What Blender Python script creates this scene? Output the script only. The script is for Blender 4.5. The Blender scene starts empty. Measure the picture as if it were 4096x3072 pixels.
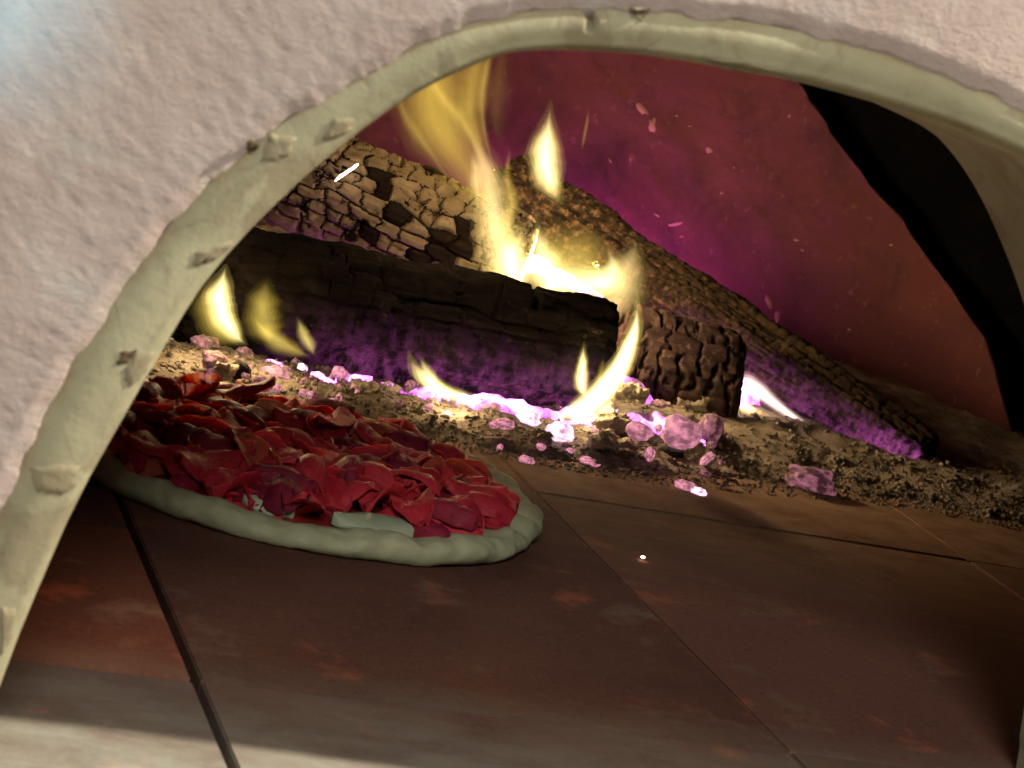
import bpy, bmesh, math, random
import numpy as np
from mathutils import Vector, Matrix, noise

random.seed(7)
rng = np.random.default_rng(7)
S = bpy.context.scene
COL = S.collection
PI = math.pi

# ------------------------------------------------------------------ camera
CAM_H = 0.36
YAW, PITCH, ROLL, FPX = math.radians(20.0), math.radians(11.25), math.radians(14.0), 2290.0
F_ = Vector((math.sin(YAW) * math.cos(PITCH), math.cos(YAW) * math.cos(PITCH), -math.sin(PITCH)))
R_ = F_.cross(Vector((0, 0, 1))).normalized()
U_ = R_.cross(F_)
IR = R_ * math.cos(ROLL) + U_ * math.sin(ROLL)
IU = U_ * math.cos(ROLL) - R_ * math.sin(ROLL)
EYE = Vector((0, 0, CAM_H))
cam = bpy.data.cameras.new('camera')
camo = bpy.data.objects.new('camera', cam)
COL.objects.link(camo)
S.camera = camo
camo.matrix_world = Matrix(((IR.x, IU.x, -F_.x, EYE.x), (IR.y, IU.y, -F_.y, EYE.y), (IR.z, IU.z, -F_.z, EYE.z), (0, 0, 0, 1)))
cam.sensor_width = 36.0
cam.lens = 36.0 * FPX / 1024.0
cam.clip_start = 0.02
cam.clip_end = 50
cam.dof.use_dof = True
cam.dof.focus_distance = 1.56
cam.dof.aperture_fstop = 24.0

# ------------------------------------------------------------------ world, lamps, exposure
W = bpy.data.worlds.new('World')
S.world = W
W.use_nodes = True
W.node_tree.nodes['Background'].inputs[0].default_value = (0.60, 0.66, 0.58, 1)
W.node_tree.nodes['Background'].inputs[1].default_value = 0.18


def lamp(name, kind, loc, energy, color, size=0.1, aim=None, **kw):
    d = bpy.data.lights.new(name, kind)
    d.energy = energy
    d.color = color
    if kind == 'AREA':
        d.shape = 'DISK'
        d.size = size
    else:
        d.shadow_soft_size = size
    for k, v in kw.items():
        setattr(d, k, v)
    o = bpy.data.objects.new(name, d)
    COL.objects.link(o)
    o.location = loc
    if aim is not None:
        o.rotation_euler = (Vector(aim) - Vector(loc)).to_track_quat('-Z', 'Y').to_euler()
    return o


# ceiling lamp of the room, above and to the right of the oven mouth
lamp('ceiling_lamp', 'POINT', (1.70, 0.665, 1.62), 500.0, (1.0, 0.94, 0.78), 0.02)
# broad cool room light behind the viewer's left shoulder
lamp('room_light', 'AREA', (-0.25, -1.15, 1.75), 50.0, (0.97, 1.0, 0.96), 0.9, aim=(0.25, 0.84, 0.2))
# unseen warm fill, added to tint the right side of the plaster
lamp('warm_fill', 'AREA', (1.05, 0.40, 0.95), 3.5, (1.0, 0.78, 0.46), 0.25, aim=(0.5, 0.84, 0.35))
# narrow bluish beam on the top left of the plaster
lamp('blue_spot', 'SPOT', (-0.75, -0.1, 0.75), 130.0, (0.16, 0.72, 1.0), 0.01, aim=(0.048, 0.84, 0.305), spot_size=math.radians(5.6), spot_blend=1.0)

S.view_settings.view_transform = 'Standard'
S.view_settings.look = 'None'
S.view_settings.exposure = 0.0
S.view_settings.gamma = 1.0
S.view_settings.use_curve_mapping = False
S.render.engine = 'CYCLES'
S.cycles.use_denoising = True
S.cycles.max_bounces = 6
S.cycles.diffuse_bounces = 2
S.cycles.transparent_max_bounces = 64
S.cycles.volume_bounces = 0
S.cycles.sample_clamp_indirect = 4.0
S.cycles.caustics_reflective = False
S.cycles.caustics_refractive = False


# ------------------------------------------------------------------ geometry helpers
def ray(u, v):
    return F_ + IR * ((u - 512.0) / FPX) - IU * ((v - 384.0) / FPX)


def at_y(u, v, Y):
    d = ray(u, v)
    return EYE + d * (Y / d.y)


def at_z(u, v, z=0.0):
    d = ray(u, v)
    return EYE + d * ((z - CAM_H) / d.z)


def to_px(p):
    d = Vector(p) - EYE
    w = d.dot(F_)
    return 512 + FPX * d.dot(IR) / w, 384 - FPX * d.dot(IU) / w


def px_m(p):
    """metres per picture pixel at the distance of p"""
    return (Vector(p) - EYE).dot(F_) / FPX


def mesh(name, verts, faces, mat=None, parent=None, smooth=True, attrs=None):
    m = bpy.data.meshes.new(name)
    m.from_pydata([tuple(v) for v in verts], [], faces)
    if attrs:
        for k, vals in attrs.items():
            a = m.attributes.new(k, 'FLOAT', 'POINT')
            a.data.foreach_set('value', np.asarray(vals, dtype=np.float32))
    if smooth:
        m.polygons.foreach_set('use_smooth', [True] * len(m.polygons))
    m.update()
    o = bpy.data.objects.new(name, m)
    COL.objects.link(o)
    if mat is not None:
        m.materials.append(mat)
    if parent is not None:
        o.parent = parent
    return o


def empty(name, loc=(0, 0, 0)):
    o = bpy.data.objects.new(name, None)
    COL.objects.link(o)
    o.location = loc
    o.empty_display_size = 0.02
    return o


def tag(o, label=None, cat=None, group=None, kind=None):
    if label:
        o['label'] = label
    if cat:
        o['category'] = cat
    if group:
        o['group'] = group
    if kind:
        o['kind'] = kind
    return o


def grid_faces(nu, nv, wrap_u=False):
    f = []
    for j in range(nv - 1):
        for i in range(nu if wrap_u else nu - 1):
            a = j * nu + i
            b = j * nu + (i + 1) % nu
            f.append((a, b, b + nu, a + nu))
    return f


def fbm(p, o=4, h=0.9):
    return noise.fractal(p, h, 2.0, o)


def interp(pts, x):
    xs = [p[0] for p in pts]
    ys = [p[1] for p in pts]
    return float(np.interp(x, xs, ys))


def catmull(pts, n):
    P = [Vector(p) for p in pts]
    P = [P[0] * 2 - P[1]] + P + [P[-1] * 2 - P[-2]]
    out = []
    k = len(P) - 3
    for i in range(n):
        x = i / (n - 1) * k
        s = min(int(x), k - 1)
        t = x - s
        a, b, c, d = P[s], P[s + 1], P[s + 2], P[s + 3]
        out.append(0.5 * ((2 * b) + (c - a) * t + (2 * a - 5 * b + 4 * c - d) * t * t + (3 * b - a - 3 * c + d) * t * t * t))
    return out


# ------------------------------------------------------------------ materials
class NT:
    def __init__(s, name):
        s.m = bpy.data.materials.new(name)
        s.m.use_nodes = True
        s.t = s.m.node_tree
        s.t.nodes.clear()
        s.out = s.n('ShaderNodeOutputMaterial')

    def n(s, typ, **kw):
        nd = s.t.nodes.new(typ)
        for k, v in kw.items():
            if k.startswith('i_'):
                key = k[2:]
                key = int(key) if key.isdigit() else key.replace('_', ' ')
                nd.inputs[key].default_value = v
            else:
                setattr(nd, k, v)
        return nd

    def l(s, a, b):
        s.t.links.new(a, b)

    def coord(s, scale=(1, 1, 1), kind='Object', rot=(0, 0, 0)):
        c = s.n('ShaderNodeTexCoord')
        mp = s.n('ShaderNodeMapping')
        mp.inputs['Scale'].default_value = scale
        mp.inputs['Rotation'].default_value = rot
        s.l(c.outputs[kind], mp.inputs['Vector'])
        return mp.outputs[0]

    def noise(s, vec, scale, detail=5, rough=0.6, dist=0.0):
        nd = s.n('ShaderNodeTexNoise')
        nd.inputs['Scale'].default_value = scale
        nd.inputs['Detail'].default_value = detail
        nd.inputs['Roughness'].default_value = rough
        nd.inputs['Distortion'].default_value = dist
        s.l(vec, nd.inputs['Vector'])
        return nd.outputs['Fac']

    def ramp(s, fac, stops):
        nd = s.n('ShaderNodeValToRGB')
        e = nd.color_ramp.elements
        while len(e) < len(stops):
            e.new(0.5)
        for k, (p, c) in enumerate(stops):
            e[k].position = p
            e[k].color = (c, c, c, 1) if isinstance(c, (int, float)) else (*c, 1)
        s.l(fac, nd.inputs[0])
        return nd.outputs['Color']

    def mix(s, fac, a, b, mode='MIX'):
        nd = s.n('ShaderNodeMix', data_type='RGBA', blend_type=mode)
        for key, v in ((0, fac), (6, a), (7, b)):
            if isinstance(v, (int, float)):
                nd.inputs[key].default_value = v
            elif isinstance(v, tuple):
                nd.inputs[key].default_value = (*v, 1)
            else:
                s.l(v, nd.inputs[key])
        return nd.outputs[2]

    def math(s, op, a, b=0.0):
        nd = s.n('ShaderNodeMath', operation=op)
        for k, v in ((0, a), (1, b)):
            if isinstance(v, (int, float)):
                nd.inputs[k].default_value = v
            else:
                s.l(v, nd.inputs[k])
        return nd.outputs[0]

    def attr(s, name):
        nd = s.n('ShaderNodeAttribute')
        nd.attribute_name = name
        return nd.outputs['Fac']

    def bump(s, h, strength=0.5, dist=0.001, prev=None):
        nd = s.n('ShaderNodeBump')
        nd.inputs['Strength'].default_value = strength
        nd.inputs['Distance'].default_value = dist
        s.l(h, nd.inputs['Height'])
        if prev is not None:
            s.l(prev, nd.inputs['Normal'])
        return nd.outputs[0]

    def pbr(s, color, rough=0.9, normal=None, spec=0.3, emit=None, strength=None, coat=0.0, sss=0.0):
        b = s.n('ShaderNodeBsdfPrincipled')
        for key, v in (('Base Color', color), ('Roughness', rough), ('Emission Color', emit), ('Emission Strength', strength)):
            if v is None:
                continue
            if isinstance(v, (int, float)):
                b.inputs[key].default_value = v
            elif isinstance(v, tuple):
                b.inputs[key].default_value = (*v, 1)
            else:
                s.l(v, b.inputs[key])
        b.inputs['Specular IOR Level'].default_value = spec
        b.inputs['Coat Weight'].default_value = coat
        b.inputs['Coat Roughness'].default_value = 0.15
        if sss:
            b.inputs['Subsurface Weight'].default_value = sss
            b.inputs['Subsurface Radius'].default_value = (0.006, 0.002, 0.001)
            b.inputs['Subsurface Scale'].default_value = 1.0
        if normal is not None:
            s.l(normal, b.inputs['Normal'])
        s.l(b.outputs[0], s.out.inputs['Surface'])
        return s.m


def m_plaster():
    t = NT('pink_plaster')
    v = t.coord()
    big = t.noise(v, 7, 4, 0.6)
    mid = t.noise(v, 38, 6, 0.65)
    vs = t.coord((1, 1, 1.8))
    fine = t.noise(vs, 190, 5, 0.7)
    c = t.mix(t.ramp(big, [(0.3, 0.0), (0.7, 1.0)]), (0.345, 0.262, 0.235), (0.405, 0.318, 0.288))
    c = t.mix(t.ramp(mid, [(0.42, 0.0), (0.75, 0.75)]), c, (0.46, 0.385, 0.355))
    c = t.mix(t.ramp(t.noise(v, 13, 5, 0.6), [(0.60, 0.0), (0.72, 0.55)]), c, (0.40, 0.425, 0.40))
    c = t.mix(t.ramp(t.noise(v, 22, 4, 0.6), [(0.62, 0.0), (0.75, 0.5)]), c, (0.255, 0.175, 0.115))
    nb = t.bump(t.noise(vs, 300, 6, 0.72), 0.9, 0.0009)
    nb = t.bump(t.noise(v, 620, 4, 0.7), 0.6, 0.0004, nb)
    return t.pbr(c, 0.95, nb, 0.15)


def m_rim():
    t = NT('smooth_clay_rim')
    v = t.coord()
    big = t.noise(v, 16, 5, 0.6, 0.6)
    c = t.mix(t.ramp(big, [(0.35, 0.0), (0.7, 1.0)]), (0.265, 0.238, 0.152), (0.355, 0.325, 0.212))
    c = t.mix(t.ramp(t.noise(v, 34, 6, 0.65, 0.8), [(0.55, 0.0), (0.72, 0.7)]), c, (0.24, 0.185, 0.115))
    c = t.mix(t.ramp(t.noise(v, 70, 4, 0.6, 1.5), [(0.66, 0.0), (0.76, 0.8)]), c, (0.17, 0.11, 0.06))
    c = t.mix(t.math('MULTIPLY', t.attr('edge'), t.ramp(t.noise(v, 55, 5, 0.65), [(0.36, 0.15), (0.6, 1.0)])), c, (0.24, 0.17, 0.09))
    c = t.mix(t.ramp(t.noise(v, 21, 6, 0.6, 1.2), [(0.53, 0.0), (0.60, 0.6)]), c, (0.205, 0.16, 0.10))
    wv = t.n('ShaderNodeTexVoronoi', feature='DISTANCE_TO_EDGE', i_Scale=19.0)
    wd = t.n('ShaderNodeVectorMath', operation='ADD')
    sc = t.n('ShaderNodeVectorMath', operation='SCALE', i_Scale=0.05)
    nn = t.n('ShaderNodeTexNoise', i_Scale=22.0, i_Detail=5.0)
    t.l(v, nn.inputs['Vector'])
    t.l(nn.outputs['Color'], sc.inputs[0])
    t.l(v, wd.inputs[0])
    t.l(sc.outputs[0], wd.inputs[1])
    t.l(wd.outputs[0], wv.inputs['Vector'])
    gate = t.ramp(t.noise(v, 30, 3, 0.5), [(0.52, 0.0), (0.60, 1.0)])
    line = t.math('MULTIPLY', t.ramp(wv.outputs['Distance'], [(0.0, 1.0), (0.022, 0.0)]), gate)
    c = t.mix(t.math('MULTIPLY', line, 0.35), c, (0.13, 0.085, 0.05))
    nb = t.bump(t.noise(v, 60, 6, 0.6), 0.4, 0.0010)
    nb = t.bump(t.noise(v, 420, 4, 0.6), 0.5, 0.0004, nb)
    return t.pbr(c, 0.85, nb, 0.25)


def m_chip(col):
    t = NT('chipped_clay')
    v = t.coord()
    c = t.mix(t.noise(v, 150, 4, 0.6), tuple(x * 0.8 for x in col), tuple(min(1, x * 1.2) for x in col))
    return t.pbr(c, 0.95, t.bump(t.noise(v, 300, 4, 0.6), 0.6, 0.0008), 0.1)


def m_lining():
    t = NT('fired_clay_lining')
    v = t.coord()
    big = t.noise(v, 3.2, 5, 0.6, 0.5)
    c = t.mix(t.ramp(big, [(0.35, 0.0), (0.68, 1.0)]), (0.105, 0.034, 0.027), (0.185, 0.062, 0.043))
    st = t.coord((2.0, 2.0, 9.0), rot=(0.5, 0.4, 0))
    c = t.mix(t.ramp(t.noise(st, 7, 6, 0.65), [(0.5, 0.0), (0.75, 0.6)]), c, (0.10, 0.034, 0.03))
    c = t.mix(t.ramp(t.noise(v, 85, 5, 0.7), [(0.60, 0.0), (0.72, 0.6)]), c, (0.28, 0.14, 0.10))
    c = t.mix(t.ramp(t.noise(v, 14, 6, 0.7, 0.4), [(0.52, 0.0), (0.68, 0.65)]), c, (0.055, 0.022, 0.02))
    nb = t.bump(t.noise(v, 16, 5, 0.6), 0.5, 0.008)
    nb = t.bump(t.noise(v, 300, 4, 0.7), 0.5, 0.0008, nb)
    return t.pbr(c, 0.8, nb, 0.3)


def m_soot():
    t = NT('black_soot')
    v = t.coord()
    c = t.mix(t.ramp(t.noise(v, 45, 5, 0.6), [(0.55, 0.0), (0.8, 1.0)]), (0.003, 0.003, 0.004), (0.008, 0.008, 0.010))
    return t.pbr(c, 0.7, t.bump(t.noise(v, 120, 5, 0.6), 0.8, 0.003), 0.04)


def m_tile():
    t = NT('fired_clay_tile')
    v = t.coord(kind='Object')
    oi = t.n('ShaderNodeObjectInfo')
    st = t.coord((1.0, 1.35, 1.0), rot=(0, 0, 0.12))
    big = t.noise(v, 6, 5, 0.62, 0.4)
    c = t.mix(t.ramp(big, [(0.35, 0.0), (0.7, 1.0)]), (0.070, 0.028, 0.021), (0.125, 0.050, 0.032))
    c = t.mix(t.math('MULTIPLY', oi.outputs['Random'], 0.5), c, (0.14, 0.055, 0.042))
    c = t.mix(t.ramp(t.noise(st, 26, 7, 0.68), [(0.46, 0.0), (0.7, 0.75)]), c, (0.10, 0.045, 0.03))
    c = t.mix(t.ramp(t.noise(st, 11, 6, 0.65, 0.3), [(0.57, 0.0), (0.74, 0.7)]), c, (0.20, 0.135, 0.10))
    c = t.mix(t.ramp(t.noise(v, 15, 6, 0.6, 0.4), [(0.60, 0.0), (0.70, 0.7)]), c, (0.30, 0.085, 0.045))
    c = t.mix(t.ramp(t.noise(v, 160, 4, 0.7), [(0.56, 0.0), (0.70, 0.6)]), c, (0.045, 0.022, 0.016))
    c = t.mix(t.ramp(t.noise(v, 340, 4, 0.7), [(0.55, 0.0), (0.72, 0.5)]), c, (0.19, 0.11, 0.08))
    # ashy coating near the oven mouth, its pale green paints in the outside light
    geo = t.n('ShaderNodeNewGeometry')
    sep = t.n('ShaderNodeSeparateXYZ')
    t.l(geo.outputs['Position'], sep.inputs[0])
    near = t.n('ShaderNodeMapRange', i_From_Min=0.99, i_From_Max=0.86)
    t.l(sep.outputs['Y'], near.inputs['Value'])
    lit_dust = t.math('MULTIPLY', near.outputs[0], t.ramp(t.noise(t.coord((1, 2, 1)), 14, 7, 0.7, 0.3), [(0.30, 0.12), (0.70, 0.5)]))
    c = t.mix(lit_dust, c, (0.36, 0.42, 0.345))
    back = t.n('ShaderNodeMapRange', i_From_Min=1.22, i_From_Max=1.48)
    t.l(sep.outputs['Y'], back.inputs['Value'])
    ash = t.math('MULTIPLY', back.outputs[0], t.ramp(t.noise(st, 18, 7, 0.7), [(0.30, 0.2), (0.62, 0.9)]))
    c = t.mix(ash, c, (0.33, 0.235, 0.155))
    nb = t.bump(t.noise(st, 60, 6, 0.65), 0.35, 0.0012)
    nb = t.bump(t.noise(v, 420, 4, 0.7), 0.5, 0.0005, nb)
    c = t.mix(1.0, c, oi.outputs['Color'], 'MULTIPLY')
    return t.pbr(c, 0.95, nb, 0.12)


def m_mortar():
    t = NT('dark_joint')
    v = t.coord()
    c = t.mix(t.noise(v, 200, 3), (0.012, 0.008, 0.007), (0.03, 0.02, 0.016))
    return t.pbr(c, 1.0, None, 0.0)


def m_char(name, dark, light, ash, ashlo=0.55, glow=0.0, grain=14.0):
    """charred wood, the local X axis runs along the log"""
    t = NT(name)
    v = t.coord()
    gr = t.coord((1.0, grain, grain))
    c = t.mix(t.ramp(t.noise(gr, 14, 6, 0.7), [(0.38, 0.0), (0.68, 1.0)]), dark, light)
    a = t.attr('ash_dust')
    fleck = t.ramp(t.noise(v, 130, 5, 0.7), [(ashlo, 0.0), (ashlo + 0.14, 1.0)])
    c = t.mix(t.math('MULTIPLY', a, fleck), c, ash)
    nb = t.bump(t.noise(gr, 30, 6, 0.7), 0.7, 0.0015)
    nb = t.bump(t.noise(v, 420, 4, 0.7), 0.5, 0.0006, nb)
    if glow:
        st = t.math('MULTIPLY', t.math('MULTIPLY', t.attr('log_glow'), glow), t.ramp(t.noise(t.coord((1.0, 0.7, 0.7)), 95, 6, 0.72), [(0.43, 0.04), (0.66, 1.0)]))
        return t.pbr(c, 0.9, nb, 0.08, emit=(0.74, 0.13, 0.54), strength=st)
    return t.pbr(c, 0.9, nb, 0.08)


def m_ashblock():
    t = NT('pale_ash_crust')
    v = t.coord()
    c = t.mix(t.ramp(t.noise(v, 90, 5, 0.65), [(0.35, 0.0), (0.7, 1.0)]), (0.30, 0.225, 0.155), (0.50, 0.41, 0.30))
    c = t.mix(t.ramp(t.noise(v, 42, 5, 0.7, 0.6), [(0.56, 0.0), (0.62, 1.0)]), c, (0.022, 0.016, 0.014))
    nb = t.bump(t.noise(v, 300, 5, 0.7), 0.6, 0.0007)
    return t.pbr(c, 0.95, nb, 0.1)


def m_ash():
    t = NT('wood_ash')
    v = t.coord()
    c = t.mix(t.ramp(t.noise(v, 24, 6, 0.65), [(0.38, 0.0), (0.66, 1.0)]), (0.20, 0.165, 0.125), (0.37, 0.33, 0.265))
    c = t.mix(t.ramp(t.noise(v, 9, 5, 0.6, 0.5), [(0.52, 0.0), (0.66, 0.8)]), c, (0.09, 0.072, 0.055))
    c = t.mix(t.ramp(t.noise(v, 210, 4, 0.7), [(0.58, 0.0), (0.70, 0.8)]), c, (0.05, 0.04, 0.03))
    nb = t.bump(t.noise(v, 160, 6, 0.7), 0.9, 0.003)
    return t.pbr(c, 1.0, nb, 0.05)


def m_ember(name, glow, col=(1.0, 0.22, 0.80), lo=0.42, hi=0.62, base=0.0):
    t = NT(name)
    v = t.coord()
    oi = t.n('ShaderNodeObjectInfo')
    off = t.n('ShaderNodeVectorMath', operation='ADD')
    t.l(v, off.inputs[0])
    t.l(oi.outputs['Location'], off.inputs[1])
    vv = off.outputs[0]
    c = t.mix(t.ramp(t.noise(vv, 2.6, 5, 0.65), [(0.4, 0.0), (0.65, 1.0)]), (0.16, 0.10, 0.10), (0.42, 0.34, 0.30))
    hot = t.ramp(t.noise(vv, 1.5, 5, 0.6, 0.0), [(lo, base), (hi, 1.0)])
    st = t.math('MULTIPLY', hot, glow)
    nb = t.bump(t.noise(vv, 4, 5, 0.65), 0.45, 0.06)
    return t.pbr(c, 0.95, nb, 0.1, emit=col, strength=st)


def m_flame(name, col, dens, film=0.02):
    """a glowing gas: a faint lit skin round an even emission volume"""
    t = NT(name)
    tr = t.n('ShaderNodeBsdfTransparent')
    em = t.n('ShaderNodeEmission', i_Color=(*col, 1), i_Strength=film)
    ad = t.n('ShaderNodeAddShader')
    t.l(tr.outputs[0], ad.inputs[0])
    t.l(em.outputs[0], ad.inputs[1])
    t.l(ad.outputs[0], t.out.inputs['Surface'])
    ve = t.n('ShaderNodeEmission', i_Color=(*col, 1), i_Strength=dens)
    t.l(ve.outputs[0], t.out.inputs['Volume'])
    return t.m


def m_simple(name, a, b, scale=120, rough=0.6, spec=0.4, coat=0.0, bumpd=0.0008, sss=0.0):
    t = NT(name)
    v = t.coord()
    oi = t.n('ShaderNodeObjectInfo')
    f = t.math('ADD', t.math('MULTIPLY', t.noise(v, scale, 5, 0.65), 0.75), t.math('MULTIPLY', oi.outputs['Random'], 0.45))
    c = t.mix(t.ramp(f, [(0.32, 0.0), (0.82, 1.0)]), a, b)
    nb = t.bump(t.noise(v, scale * 2.2, 5, 0.65), 0.6, bumpd)
    return t.pbr(c, rough, nb, spec, coat=coat, sss=sss)


# ------------------------------------------------------------------ the oven: plaster face, rim, lining
FY = 0.84          # front plane of the oven face
BY = 0.965         # inner end of the mouth
AX = 0.40          # axis of the mouth
inner_half = [(.127, -.01), (.130, .012), (.133, .024), (.140, .067), (.149, .109), (.164, .158), (.180, .202), (.204, .242),
              (.235, .279), (.262, .302), (.284, .312), (.324, .319), (.365, .322), (.40, .323)]
outer_half = [(.098, -.01), (.101, .012), (.104, .03), (.112, .068), (.121, .110), (.131, .152), (.146, .192), (.164, .228),
              (.186, .258), (.215, .287), (.246, .312), (.278, .327), (.312, .335), (.355, .341), (.40, .343)]


def arch(half, n):
    L = [Vector((x, 0, z)) for x, z in half]
    full = L + [Vector((2 * AX - p.x, 0, p.z)) for p in reversed(L[:-1])]
    dense = catmull(full, 1500)
    # equal arc length
    d = [0.0]
    for i in range(1, len(dense)):
        d.append(d[-1] + (dense[i] - dense[i - 1]).length)
    d = np.array(d)
    P = np.array([tuple(p) for p in dense])
    s = np.linspace(0, d[-1], n)
    return np.stack([np.interp(s, d, P[:, k]) for k in range(3)], 1)


NA = 1100
INN = arch(inner_half, NA)
OUT = arch(outer_half, NA)
oven = tag(empty('pizza_oven', (AX, FY, 0)), 'domed clay pizza oven with pink plaster face and pale arched mouth', 'oven')
OV = Vector(oven.location)

plaster_m = m_plaster()
rim_m = m_rim()
# plaster sheet: from the rim outwards
NR = 130
verts = []
dists = [0.62 * (k / (NR - 1)) ** 1.7 for k in range(NR)]
tang = np.gradient(OUT, axis=0)
nrm = np.stack([-tang[:, 2], tang[:, 0] * 0, tang[:, 0]], 1)
nrm /= np.linalg.norm(nrm, axis=1)[:, None]
# blend radial direction with the direction from a low centre so that strips never cross
cen = np.array([AX, 0, 0.02])
rad = OUT - cen
rad /= np.linalg.norm(rad, axis=1)[:, None]
wild = [fbm(Vector((OUT[i, 0] * 60, 3.1, OUT[i, 2] * 60)), 5) for i in range(NA)]
for k, dd in enumerate(dists):
    for i in range(NA):
        w = min(1.0, dd / 0.06)
        dr = nrm[i] * (1 - w) + rad[i] * w
        x = OUT[i, 0] + dr[0] * (dd if k else -0.005)
        z = OUT[i, 2] + dr[2] * (dd if k else -0.005)
        ragged = 0.0022 * wild[i] * max(0.0, 1 - dd / 0.012)
        x += dr[0] * ragged
        z += dr[2] * ragged
        if k == 0:
            y = FY + 0.006
        else:
            pv = Vector((x, 0, z))
            edge = max(0.0, 1 - dd / 0.006)
            y = FY - 0.0022 + 0.0010 * fbm(pv * 6, 3) + (1 - edge) * 0.00022 * fbm(Vector((x * 170, 1.7, z * 260)), 4) + edge * 0.0022
            if dd > 0.3:
                y += 0.0
        verts.append(Vector((x, y, z)) - OV)
mesh('plaster_face', verts, [(a, d, c, b) for a, b, c, d in grid_faces(NA, NR)], plaster_m, oven)

# rim: a smooth clay band rounded into the reveal of the mouth
prof = []                      # (blend outer->inner, depth y, outward offset)
for k in range(9):
    s = k / 8
    prof.append((s * 0.72, FY + 0.0012 - 0.0018 * math.sin(PI * s), 0))
for k in range(1, 9):
    a = k / 8 * PI / 2
    prof.append((0.72 + 0.28 * math.sin(a), FY + 0.0012 + 0.010 * (1 - math.cos(a)), 0))
for k in range(1, 15):
    prof.append((1.0, FY + 0.0112 + (BY - FY - 0.0112) * k / 14, 0))
verts, edgev = [], []
crack_i = min(range(NA), key=lambda i: (Vector(OUT[i]) + Vector((0, FY, 0)) - at_y(586, 12, FY)).length)
for k, (s, y, _) in enumerate(prof):
    for i in range(NA):
        p = OUT[i] * (1 - s) + INN[i] * s
        pv = Vector((p[0], y, p[2]))
        d1 = 0.0005 * fbm(pv * 12, 3) + 0.00012 * fbm(pv * 90, 4)
        d1 += 0.0008 * max(0.0, fbm(Vector((i * 0.011, y * 30, 9.0)), 3))
        # crack at the crown
        off = (i - crack_i - 2.0 * math.sin(s * 6)) / 1.3
        crack = math.exp(-off * off) * (0.008 if s < 0.45 else 0.0)
        inw = Vector((AX, 0, 0.1)) - Vector((p[0], 0, p[2]))
        inw.normalize()
        if y < FY + 0.011:
            pv.y += -d1 + crack
        pv += inw * d1 * (0.8 if s > 0.7 else 0.15)
        verts.append(pv - OV)
        edgev.append(max(0.0, 1 - s / 0.20))
mesh('mouth_rim', verts, grid_faces(NA, len(prof)), rim_m, oven, attrs={'edge': edgev})

# chips and patches of clay on the rim
chip_m = m_chip((0.235, 0.195, 0.125))
chip_d = m_chip((0.10, 0.065, 0.04))
chip_l = m_chip((0.46, 0.42, 0.34))


SEG = INN - OUT


def rim_y(x, z):
    q = np.array([x, 0, z])
    tt = np.clip(((q - OUT) * SEG).sum(1) / (SEG * SEG).sum(1), -0.5, 1.0)
    d = np.linalg.norm(OUT + SEG * tt[:, None] - q, axis=1)
    i = int(d.argmin())
    ss = float(tt[i])
    if ss <= 0:
        return FY - 0.0024
    if ss < 0.72:
        return FY + 0.0012 - 0.0018 * math.sin(PI * ss / 0.72)
    a = math.asin(min(1.0, (ss - 0.72) / 0.28))
    return FY + 0.0012 + 0.010 * (1 - math.cos(a))


def flake(poly_px, Y, thick, mat, parent, name, jag=0.0006, n=5, off=OV):
    """a thin irregular flake lying on the plane y = Y, outline given as points in the plane"""
    P = [at_y(u, v, Y) for u, v in poly_px]
    ring = []
    for a, b in zip(P, P[1:] + P[:1]):
        for k in range(n):
            q = a.lerp(b, k / n)
            q.x += random.uniform(-jag, jag)
            q.z += random.uniform(-jag, jag)
            ring.append(q)
    c = sum(ring, Vector()) / len(ring)
    mid, mid2 = [c.lerp(q, 0.88) for q in ring], [c.lerp(q, 0.45) for q in ring]
    for q in ring:
        q.y = rim_y(q.x, q.z) + 0.0008
    for q in mid + mid2 + [c]:
        q.y = rim_y(q.x, q.z) - thick
    vs = [q - off for q in ring + mid + mid2 + [c]]
    m = len(ring)
    fs = [(r * m + i, r * m + (i + 1) % m, (r + 1) * m + (i + 1) % m, (r + 1) * m + i) for r in (0, 1) for i in range(m)] + [(2 * m + i, 2 * m + (i + 1) % m, 3 * m) for i in range(m)]
    return mesh(name, vs, fs, mat, parent)


for poly, mt in (
    ([(268, 131), (300, 136), (288, 155), (276, 160), (258, 163)], chip_m),
    ([(246, 139), (258, 141), (257, 152), (249, 151)], chip_d),
    ([(332, 119), (356, 117), (352, 131), (335, 140), (322, 140)], chip_m),
    ([(119, 351), (138, 349), (136, 356), (126, 365), (116, 364)], chip_d),
    ([(138, 352), (157, 352), (148, 375), (128, 392), (122, 372)], chip_m),
    ([(26, 468), (62, 462), (82, 466), (78, 488), (62, 498), (34, 492)], chip_m),
    ([(196, 252), (232, 242), (240, 246), (216, 262), (190, 268)], chip_m),
    ([(0, 606), (18, 609), (14, 640), (0, 660)], chip_m),
    ([(628, 8), (650, 7), (642, 22), (632, 18)], chip_m),
    ([(700, 56), (752, 62), (790, 74), (760, 78), (716, 68)], chip_m),
):
    flake(poly, FY, 0.0005, mt, oven, 'clay_patch')

# inner dome
DC = Vector((0.40, 1.66, 0.0))
DR, DH, DP = 0.79, 0.52, 3.2


def dome_pt(phi, t, r=DR, h=DH):
    ct, st = max(0.0, math.cos(t)) ** (2 / DP), max(0.0, math.sin(t)) ** (2 / DP)
    return Vector((DC.x + r * ct * math.sin(phi), DC.y + r * ct * math.cos(phi), h * st))


def dome_hit(u, v):
    d = ray(u, v)
    f = lambda p: (math.hypot(p.x - DC.x, p.y - DC.y) / DR) ** DP + (abs(p.z) / DH) ** DP - 1
    a, b = 1.15 / d.y, 3.2 / d.y
    for _ in range(60):
        m = (a + b) / 2
        if f(EYE + d * m) < 0:
            a = m
        else:
            b = m
    return EYE + d * a


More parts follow.
